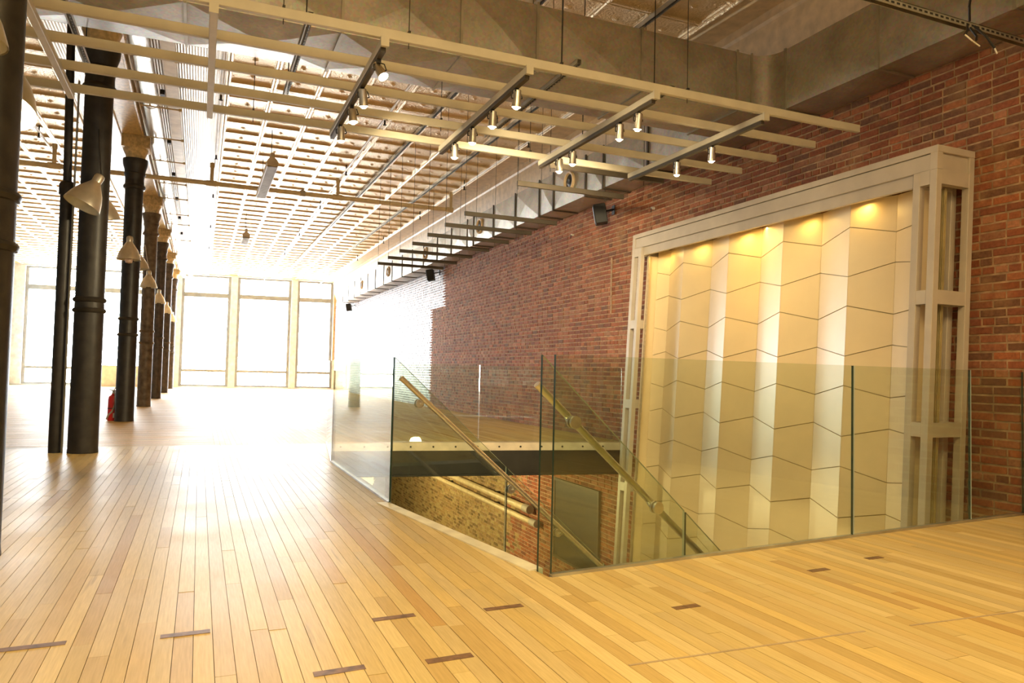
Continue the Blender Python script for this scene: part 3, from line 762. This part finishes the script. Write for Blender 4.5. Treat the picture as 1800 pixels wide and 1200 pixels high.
# ------------------------------------------------------------------ air duct
du = thing('air_duct', 'galvanised air duct crossing under the ceiling and following the brick wall', 'duct', (3, 6.3, 3.65))
Z0, Z1 = 3.65, 4.25
def xface(m, a, b, c, d, off):
    a, b, c, d = map(Vector, (a, b, c, d)); ce_ = (a+b+c+d)/4; n = (b-a).cross(d-a).normalized(); ce_ = ce_+n*off
    for p, q in ((a, b), (b, c), (c, d), (d, a)): m.face([p, q, ce_])
def duct_x(x0, x1, y0=5.9, y1=6.7):
    m = MB(); o = .03
    xface(m, (x0, y0, Z0), (x1, y0, Z0), (x1, y0, Z1), (x0, y0, Z1), o); xface(m, (x1, y1, Z0), (x0, y1, Z0), (x0, y1, Z1), (x1, y1, Z1), o)
    xface(m, (x0, y1, Z0), (x1, y1, Z0), (x1, y0, Z0), (x0, y0, Z0), o); xface(m, (x0, y0, Z1), (x1, y0, Z1), (x1, y1, Z1), (x0, y1, Z1), o)
    m.obj('duct_section', M['galv'], du)
def flange_x(x, w=.022):
    m = MB(); e = .016
    m.box(x-w/2, 5.9-e, Z0-e, x+w/2, 5.9, Z1+e); m.box(x-w/2, 6.7, Z0-e, x+w/2, 6.7+e, Z1+e); m.box(x-w/2, 5.9, Z0-e, x+w/2, 6.7, Z0); m.box(x-w/2, 5.9, Z1, x+w/2, 6.7, Z1+e)
    m.obj('flange', M['strut'], du)
xs = [-2.6, -1.35, -.2, .95, 1.95, 2.66, 3.75, 4.87]
for a, b in zip(xs, xs[1:]): duct_x(a, b)
for x in xs[1:]+[5.05]: flange_x(x) if x < 5 else None
m = MB(); arc = [(5.05+.22*math.sin(t), 5.68+.22*math.cos(t)) for t in [i*PI/2/8 for i in range(9)]]
m.prism([(4.87, 6.7), (4.87, 5.9)]+arc+[(5.27, 5.66), (5.70, 5.66), (5.70, 6.7)], Z0, Z1); m.obj('elbow', M['galv'], du, True)
m = MB(); m.box(5.04, 5.885, Z0-.014, 5.062, 5.9, Z1+.014); m.obj('flange', M['strut'], du)
def duct_y(y0, y1, x0=5.25, x1=5.70):
    m = MB(); o = .03
    xface(m, (x0, y1, Z0), (x0, y0, Z0), (x0, y0, Z1), (x0, y1, Z1), o); xface(m, (x0, y1, Z0), (x1, y1, Z0), (x1, y0, Z0), (x0, y0, Z0), o)
    m.face([(x0, y0, Z1), (x1, y0, Z1), (x1, y1, Z1), (x0, y1, Z1)]); m.face([(x1, y0, Z0), (x1, y1, Z0), (x1, y1, Z1), (x1, y0, Z1)])
    m.obj('duct_section', M['galv'], du)
def flange_y(y, w=.03):
    m = MB(); e = .02
    m.box(5.25-e, y-w/2, Z0-e, 5.25, y+w/2, Z1+e); m.box(5.25, y-w/2, Z0-e, 5.70, y+w/2, Z0); m.obj('flange', M['bar_dark'], du)
ys = [0.8, 2.2, 3.4, 4.55, 5.66]
for a, b in zip(ys, ys[1:]): duct_y(a, b, 5.27)
for y in (3.4, 4.555, 5.65):
    m = MB(); m.box(5.255, y-.012, Z0-.014, 5.27, y+.012, Z1+.01); m.box(5.27, y-.012, Z0-.014, 5.70, y+.012, Z0); m.obj('flange', M['strut'], du)
ys = [6.7, 8.07, 9.22, 9.75, 10.85, 11.4, 12.45, 13.55, 14.7, 15.1, 16.2, 17.3, 18.5, 19.6, 20.7, 21.9, 23.0, 24.2, 25.4, 26.6, 27.8, 29, 30.2]
for a, b in zip(ys, ys[1:]): duct_y(a, b)
for y in ys[1:]: flange_y(y)
for y in (10.233, 14.25, 18.24, 22.3, 26.3):
    m = MB(); Rm = Matrix.Rotation(-PI/2, 3, 'Y'); m.lathe([(.150, -.02), (.158, .0), (.160, .03), (.152, .045), (.132, .042), (.118, .02), (.116, -.0)], 24, (5.235, y, 3.97), rot=Rm)
    nz = m.obj('nozzle', M['tan'], du, True)
    m = MB(); m.lathe([(.001, .03), (.04, .034), (.075, .012), (.117, .014)], 24, (5.235, y, 3.97), rot=Rm); m.obj('nozzle_throat', M['black'], nz, True)
keep(du)

# ------------------------------------------------------------------ hanging grid, tracks and spot heads
gg = thing('hanging_grid', 'pale painted steel grid of long bars hanging below the cross duct', 'ceiling grid', (2, 5.7, 3.15))
BY = [4.735, 5.24, 5.75, 6.26, 6.77]
for y in BY: bx('bar', M['grid'], gg, -2.6, y-.018, 3.135, 5.24, y+.018, 3.20, bevel=.003)
TXs = [-1.03, 0.0, 1.035, 2.07, 3.13, 4.19]
for i, x in enumerate(TXs):
    bx('cross_bar', M['grid'], gg, x-.024, 4.72, 3.085, x+.024, 6.80, 3.134, bevel=.003)
    if i > 1: bx('light_track', M['bar_dark'], gg, x-.017, 4.75, 3.055, x+.017, 6.79, 3.0845)
    bx('end_block', M['grid'], gg, x-.027, 4.700, 3.075, x+.027, 4.7165, 3.14)
for x, y, zt in ((2.33, 4.735, 4.99), (3.43, 4.735, 4.99), (1.9, 6.26, 3.64), (3.0, 6.77, 4.99), (.35, 6.77, 4.99), (.40, 4.735, 4.99), (1.2, 4.735, 4.99), (-.75, 4.735, 4.99)):
    m = MB(); m.tube((x, y, 3.10), (x, y, zt), .0032, 6); m.box(x-.008, y-.02, 3.201, x+.008, y+.02, 3.215); m.obj('hanger_rod', M['dark_steel'], gg)
keep(gg)
heads = [(2, 4.90, (.4, -.5)), (2, 5.45, (.15, .2)), (2, 5.86, (.1, -.1)), (2, 6.38, (.05, .1)), (3, 4.96, (.0, .15)), (3, 5.45, (.0, .1)), (3, 5.92, (0, .1)), (3, 6.40, (0, .1)),
         (4, 4.98, (0, .2)), (4, 5.26, (.05, .2)), (4, 6.10, (0, .1)), (4, 6.38, (0, .1)), (5, 5.42, (.1, .2)), (5, 5.95, (.1, .2))]
TN = ['leftmost', 'second', 'third', 'rightmost']; PN = {0: 'nearest', 1: 'second', 2: 'third', 3: 'farthest'}
cnt = {}
for tk, y, (ax, ay) in heads:
    k = cnt.get(tk, 0); cnt[tk] = k+1; x = TXs[tk]; tot = sum(1 for h in heads if h[0] == tk)
    pn = PN[k] if tot == 4 else ('nearer' if k == 0 else 'farther')
    t = thing('track_spotlight', '%s spotlight on the %s lighting track of the hanging grid' % (pn, TN[tk-2]), 'spotlight', (x, y, 3.05), 'spotlights on the hanging grid')
    ctr = Vector((x+.012, y, 2.985)); R = Matrix.Rotation(-ax, 3, 'Y') @ Matrix.Rotation(ay, 3, 'X')
    m = MB(); m.box(x-.014, y-.03, 3.03, x+.014, y+.03, 3.0548); m.obj('track_adapter', M['black'], t)
    m = MB(); m.path([(x, y, 3.035), (x-.03, y, 3.02), (x-.03, y, 2.985), tuple(ctr)], .005, 6); m.obj('yoke', M['dark_steel'], t)
    m = MB(); m.lathe([(.024, .065), (.030, .06), (.031, 0), (.033, -.05), (.035, -.06)], 16, ctr, rot=R, closed=False); m.lathe([(.0, .066), (.024, .065)], 16, ctr, rot=R); hs = m.obj('housing', M['steel'], t, True)
    m = MB(); m.lathe([(.0, -.078), (.014, -.075), (.025, -.064), (.0325, -.05)], 16, ctr, rot=R); m.obj('lens', M['bulb'], hs, True)
    m = MB(); m.path([(x+.012, y, 3.04), (x+.045, y+.01, 3.04), (x+.06, y+.01, 3.0), (x+.035, y, 2.99)], .004, 6); m.obj('lead', M['black'], t); keep(t)
    dirn = R @ Vector((0, 0, -1)); p = ctr+dirn*.085
    tgt, pw = {2: [((3.4, 4.2, 0), 40), ((3.6, 11.5, 0), 380), ((5.7, 10.5, 1.6), 150), ((2.2, 13.5, 0), 480)], 3: [((5.5, 5.0, 2.0), 45), ((5.7, 9.6, 2.2), 80), ((5.7, 12.5, 1.5), 240), ((-2.0, 13.0, 0), 600)],
        4: [((5.4, 6.2, 2.3), 35), ((5.4, 7.2, 1.0), 30), ((5.7, 11.0, 2.4), 150), ((5.7, 14.5, 2.0), 300)], 5: [((5.4, 5.6, 1.3), 26), ((5.5, 8.0, 2.0), 26)]}[tk][k]
    spot('track_light', p, tgt, pw, 80, (1, .80, .47), .9, .025)
for y in (7.0, 7.86, 9.72, 10.62, 11.55, 12.48, 13.38, 14.30, 15.2):
    k = [7.0, 7.86, 9.72, 10.62, 11.55, 12.48, 13.38, 14.30, 15.2].index(y)
    t = thing('hanging_bar', ['first', 'second', 'third', 'fourth', 'fifth', 'sixth', 'seventh', 'eighth', 'ninth and farthest'][k]+' short bronze bar hung beyond the grid beside the wall duct', 'bar', (4, y, 3.17), 'short bars hung by the wall duct')
    bx('bar', M['bar_dark'], t, 3.33, y-.018, 3.145, 4.76, y+.018, 3.205, bevel=.003)
    m = MB()
    m.tube((3.34, y, 3.1), (3.34, y, 4.99), .003, 6); m.obj('hanger_rod', M['dark_steel'], t)
    m = MB(); m.tube((4.5, y, 3.09), (4.5, y, 4.99), .003, 6); m.obj('hanger_rod', M['dark_steel'], t); keep(t)
# slotted strut channels under the cross duct, and one over the near end
def strut(name, label, p0, p1, along, w=.041):
    t = thing(name, label, 'channel', p0)
    (x0, y0, z0), (x1, y1, z1) = p0, p1
    m = MB()
    if along == 'Y':
        m.box(x0-w/2, y0, z0, x0-w/2+.004, y1, z0+.04); m.box(x0+w/2-.004, y0, z0, x0+w/2, y1, z0+.04); m.box(x0-w/2, y0, z0+.036, x0+w/2, y1, z0+.04); m.box(x0-w/2, y0, z0, x0-w/2+.012, y1, z0+.003); m.box(x0+w/2-.012, y0, z0, x0+w/2, y1, z0+.003)
    else:
        m.box(x0, y0-w/2, z0, x1, y0-w/2+.004, z0+.04); m.box(x0, y0+w/2-.004, z0, x1, y0+w/2, z0+.04); m.box(x0, y0-w/2, z0+.036, x1, y0+w/2, z0+.04)
    ch_ = m.obj('channel', M['strut'], t)
    m = MB()
    L = (y1-y0) if along == 'Y' else (x1-x0); n = int(L/.05)
    for k in range(n):
        c = .025+k*.05
        if along == 'Y': m.box(x0+.006, y0+c-.014, z0-.0008, x0+.0155, y0+c+.014, z0+.0005)
        else: m.box(x0+c-.014, y0-w/2-.0008, z0+.012, x0+c+.014, y0-w/2+.0005, z0+.026)
    s = m.obj('slots', M['black'], ch_); s['kind'] = 'stuff'
    for e in (.15, .85):
        q = (x0, y0+(y1-y0)*e, z0+.03) if along == 'Y' else (x0+(x1-x0)*e, y0, z0+.03)
        m = MB(); m.tube(q, (q[0], q[1], 3.63 if (along == 'Y' and 5.9 < q[1] < 6.7) or q[0] > 5.2 else 4.98), .005, 6); m.obj('threaded_rod', M['dark_steel'], t)
    keep(t)
strut('strut_channel', 'slotted strut channel near the top of the drain pipe', (-.95, 5.3, 3.42), (-.95, 7.1, 3.42), 'Y')
strut('strut_channel', 'slotted strut channel left of the leftmost lighting track', (.62, 5.2, 3.40), (.62, 6.9, 3.40), 'Y')
strut('strut_channel', 'slotted strut channel between the second and third lighting tracks', (2.72, 5.2, 3.46), (2.72, 7.3, 3.46), 'Y')
strut('strut_channel', 'slotted strut channel between the third and rightmost lighting tracks', (3.62, 5.2, 3.40), (3.62, 7.1, 3.40), 'Y')
strut('strut_channel', 'strut channel with loose wires high beside the brick wall at upper right', (3.7, 3.35, 3.36), (5.70, 3.35, 3.36), 'X')
t = thing('loose_wires', 'bunch of loose black and white wires on the upper right strut channel', 'wires', (4.75, 3.3, 3.4))
m = MB()
for q in ([(4.72, 3.35, 3.42), (4.62, 3.28, 3.47), (4.58, 3.24, 3.52)], [(4.74, 3.33, 3.38), (4.78, 3.28, 3.30), (4.84, 3.26, 3.22)], [(4.7, 3.35, 3.40), (4.60, 3.28, 3.30), (4.52, 3.24, 3.24)], [(4.7, 3.33, 3.36), (4.69, 3.28, 3.28), (4.66, 3.26, 3.24)]): m.path(q, .008, 6)
m.obj('black_wires', M['black'], t)
m = MB(); m.path([(4.52, 3.24, 3.24), (4.56, 3.22, 3.20), (4.62, 3.21, 3.17)], .005, 6); m.path([(4.84, 3.26, 3.22), (4.85, 3.25, 3.18)], .005, 6); m.obj('white_wire_ends', M['white_pipe'], t); keep(t)

# ------------------------------------------------------------------ sprinkler piping
sp = thing('sprinkler_pipe', 'cream sprinkler main crossing the ceiling with risers to branch lines', 'pipe', (1, 15.4, 4.5))
m = MB(); m.tube((-7.4, 15.4, 4.5), (4.95, 15.4, 4.5), .045, 14); m.obj('main_pipe', M['pipe'], sp, True)
for x in (-2.55, .085, 2.5, 4.95):
    m = MB(); m.tube((x, 15.4, 4.5), (x, 15.4, 4.86), .034, 12); m.tube((x, 15.4, 4.80), (x, 15.4, 4.9), .045, 12); m.obj('riser', M['pipe'], sp, True)
    m = MB(); m.tube((x-.1, 15.4, 4.5), (x+(.1 if x < 4 else .05), 15.4, 4.5), .058, 14); m.obj('fitting', M['pipe'], sp, True)
for x in (-2.66, .14, 2.52, 4.98):
    m = MB(); m.tube((x, 7.4 if x > 0 else 6.8, 4.87), (x, 34.5, 4.87), .022, 10); m.obj('branch_pipe', M['white_pipe'], sp, True)
    for y in (11.3, 14.6, 18, 22, 26):
        m = MB(); m.tube((x, y, 4.87), (x, y, 4.98), .012, 8); m.tube((x, y, 4.78), (x, y, 4.86), .014, 8); m.lathe([(.028, 4.775), (.03, 4.78), (.004, 4.785)], 12, (x, y, 0)); m.obj('sprinkler_head', M['dark_steel'], sp, True)
m = MB(); m.tube((1.75, 15.4, 4.5), (1.85, 15.4, 4.5), .06, 14); m.tube((1.8, 15.4, 4.5), (1.8, 15.4, 4.6), .025, 10); m.obj('valve', M['rubber'], sp, True)
keep(sp)
t = thing('sprinkler_pipe', 'thin cream sprinkler pipe and head above the cross duct at upper right', 'pipe', (5.0, 6, 4.7))
m = MB(); m.tube((5.0, 5.55, 4.74), (5.0, 7.4, 4.80), .017, 10); m.tube((5.0, 5.45, 4.74), (5.0, 5.6, 4.74), .026, 10); m.obj('pipe', M['pipe'], t, True)
m = MB(); m.tube((4.98, 5.55, 4.74), (4.98, 5.55, 4.87), .02, 10); m.obj('sprinkler_head', M['black'], t, True); keep(t)
for k, (x, nmx) in enumerate(((3.24, 'left'), (4.52, 'right'))):
    t = thing('ceiling_channel', 'dark metal channel on the tin ceiling, '+nmx+' of the pair running lengthwise', 'channel', (x, 12, 4.95))
    bx('web', M['dark_steel'], t, x-.02, 1.0, 4.965, x+.02, 30, 4.999)
    for s in (-1, 1): bx('lip', M['strut'], t, x+s*.024-.005, 1.0, 4.945, x+s*.024+.005, 30, 4.999)
    keep(t)
t = thing('insulated_pipe', 'foil-wrapped round pipe running beside the ceiling girder', 'pipe', (-.80, 20, 4.8))
m = MB(); m.tube((-.80, 6.9, 4.84), (-.80, 35, 4.84), .115, 18); m.obj('wrap', M['foil'], t, True)
for y in range(9, 34, 3):
    m = MB(); m.lathe([(.117, -.02), (.121, -.02), (.121, .02), (.117, .02)], 18, (-.80, y, 4.84), rot=Matrix.Rotation(PI/2, 3, 'X')); m.obj('band', M['strut'], t, True)
for y in (9.9, 11.8, 13.4, 14.9, 16.7, 18.2, 20.1, 21.5, 24.2):
    m = MB(); m.tube((-.93, y, 4.70), (-.40, y, 4.70), .011, 8); m.tube((-.42, y, 4.70), (-.38, y, 4.70), .022, 8); m.tube((-.8, y, 4.70), (-.8, y, 4.74), .012, 6); m.obj('support_rod', M['pipe'], t)
keep(t)
t = thing('cable_tray', 'white cable trough running beside the foil-wrapped pipe under the ceiling', 'cable tray', (-.5, 20, 4.8))
m = MB(); m.box(-.58, 6.9, 4.86, -.42, 35, 4.90); m.box(-.58, 6.9, 4.90, -.57, 35, 4.95); m.box(-.43, 6.9, 4.90, -.42, 35, 4.95); m.obj('trough', M['white_pipe'], t)
for y in (9.4, 11.8, 14.3, 16.7, 19.1, 21.5, 24):
    m = MB(); m.box(-.66, y-.3, 4.80, -.60, y-.2, 4.87); m.obj('clamp', M['dark_steel'], t)
keep(t)
# linear louvred lights
for k, (y0, y1) in enumerate(((12.75, 15.3), (20.2, 21.3))):
    x, z = .99, 4.30
    t = thing('linear_light', ('nearer' if k == 0 else 'farther, smaller looking')+' hanging linear light with white body and bronze louver', 'lamp', (x, y0, z))
    m = MB(); pr = [(-.085, 0), (.085, 0), (.095, .06), (.07, .11), (.03, .14), (.03, .22), (-.03, .22), (-.03, .14), (-.07, .11), (-.095, .06)]
    m.face([(x+a, y0, z+b) for a, b in pr]); m.face([(x+a, y1, z+b) for a, b in pr][::-1])
    for i in range(len(pr)):
        j = (i+1) % len(pr); m.face([(x+pr[j][0], y0, z+pr[j][1]), (x+pr[i][0], y0, z+pr[i][1]), (x+pr[i][0], y1, z+pr[i][1]), (x+pr[j][0], y1, z+pr[j][1])])
    m.obj('body', M['plate'], t)
    m = MB(); n = int((y1-y0)/.06)
    for i in range(n): m.box(x-.08, y0+.02+i*.06, z-.02, x+.08, y0+.03+i*.06, z-.001)
    m.box(x-.085, y0, z-.022, x-.08, y1, z-.001); m.box(x+.08, y0, z-.022, x+.085, y1, z-.001)
    lv = m.obj('louver', M['louver'], t); lv['kind'] = 'stuff'
    for y in (y0+.3, y1-.3):
        m = MB(); m.tube((x, y, z+.22), (x, y, 4.99), .006, 6); m.obj('rod', M['dark_steel'], t)
    keep(t)

# ------------------------------------------------------------------ loudspeakers on the brick wall
for k, (y, z, lab) in enumerate(((9.70, 3.38, 'nearest black loudspeaker on the brick wall, left of the taupe frame top'), (18.6, 3.46, 'middle black loudspeaker at the edge of the pale shiny bricks'), (30.1, 3.45, 'farthest tiny black loudspeaker near the windows'))):
    t = thing('loudspeaker', lab, 'speaker', (5.55, y, z), 'loudspeakers on the brick wall')
    R = Matrix.Rotation(math.radians(-28), 3, 'Z') @ Matrix.Rotation(math.radians(-10), 3, 'Y')
    c = Vector((5.48, y, z)); w, hgt, dp = .105, .145, .09
    def tr(p): return tuple(c+R @ Vector(p))
    m = MB(); m.box(-dp, -w, -hgt, dp, w, hgt); m.v = [tr(p) for p in m.v]; cb = m.obj('cabinet', M['black'], t, bevel=.008)
    m = MB(); m.box(-dp-.008, -w+.015, -hgt+.015, -dp-.001, w-.015, hgt-.015); m.v = [tr(p) for p in m.v]; m.obj('grille', M['dark_steel'], cb)
    m = MB(); m.tube((5.54, y, z+.05), (5.71, y, z+.10), .015, 8); m.box(5.70, y-.04, z+.02, 5.712, y+.04, z+.16); m.obj('bracket', M['dark_steel'], t); keep(t)
for k, (y, z) in enumerate(((8.6, 3.28), (11.0, 3.3), (13.3, 3.3))):
    t = thing('wall_clip', ['nearest', 'middle', 'farthest'][k]+' small white clip on the brick just below the wall duct', 'clip', (5.7, y, z), 'white clips below the duct')
    m = MB(); m.tube((5.71, y, z), (5.66, y, z), .018, 10); m.obj('body', M['inner_white'], t, True)
    m = MB(); m.tube((5.66, y, z), (5.655, y, z-.06), .006, 6); m.obj('hook', M['dark_steel'], t); keep(t)
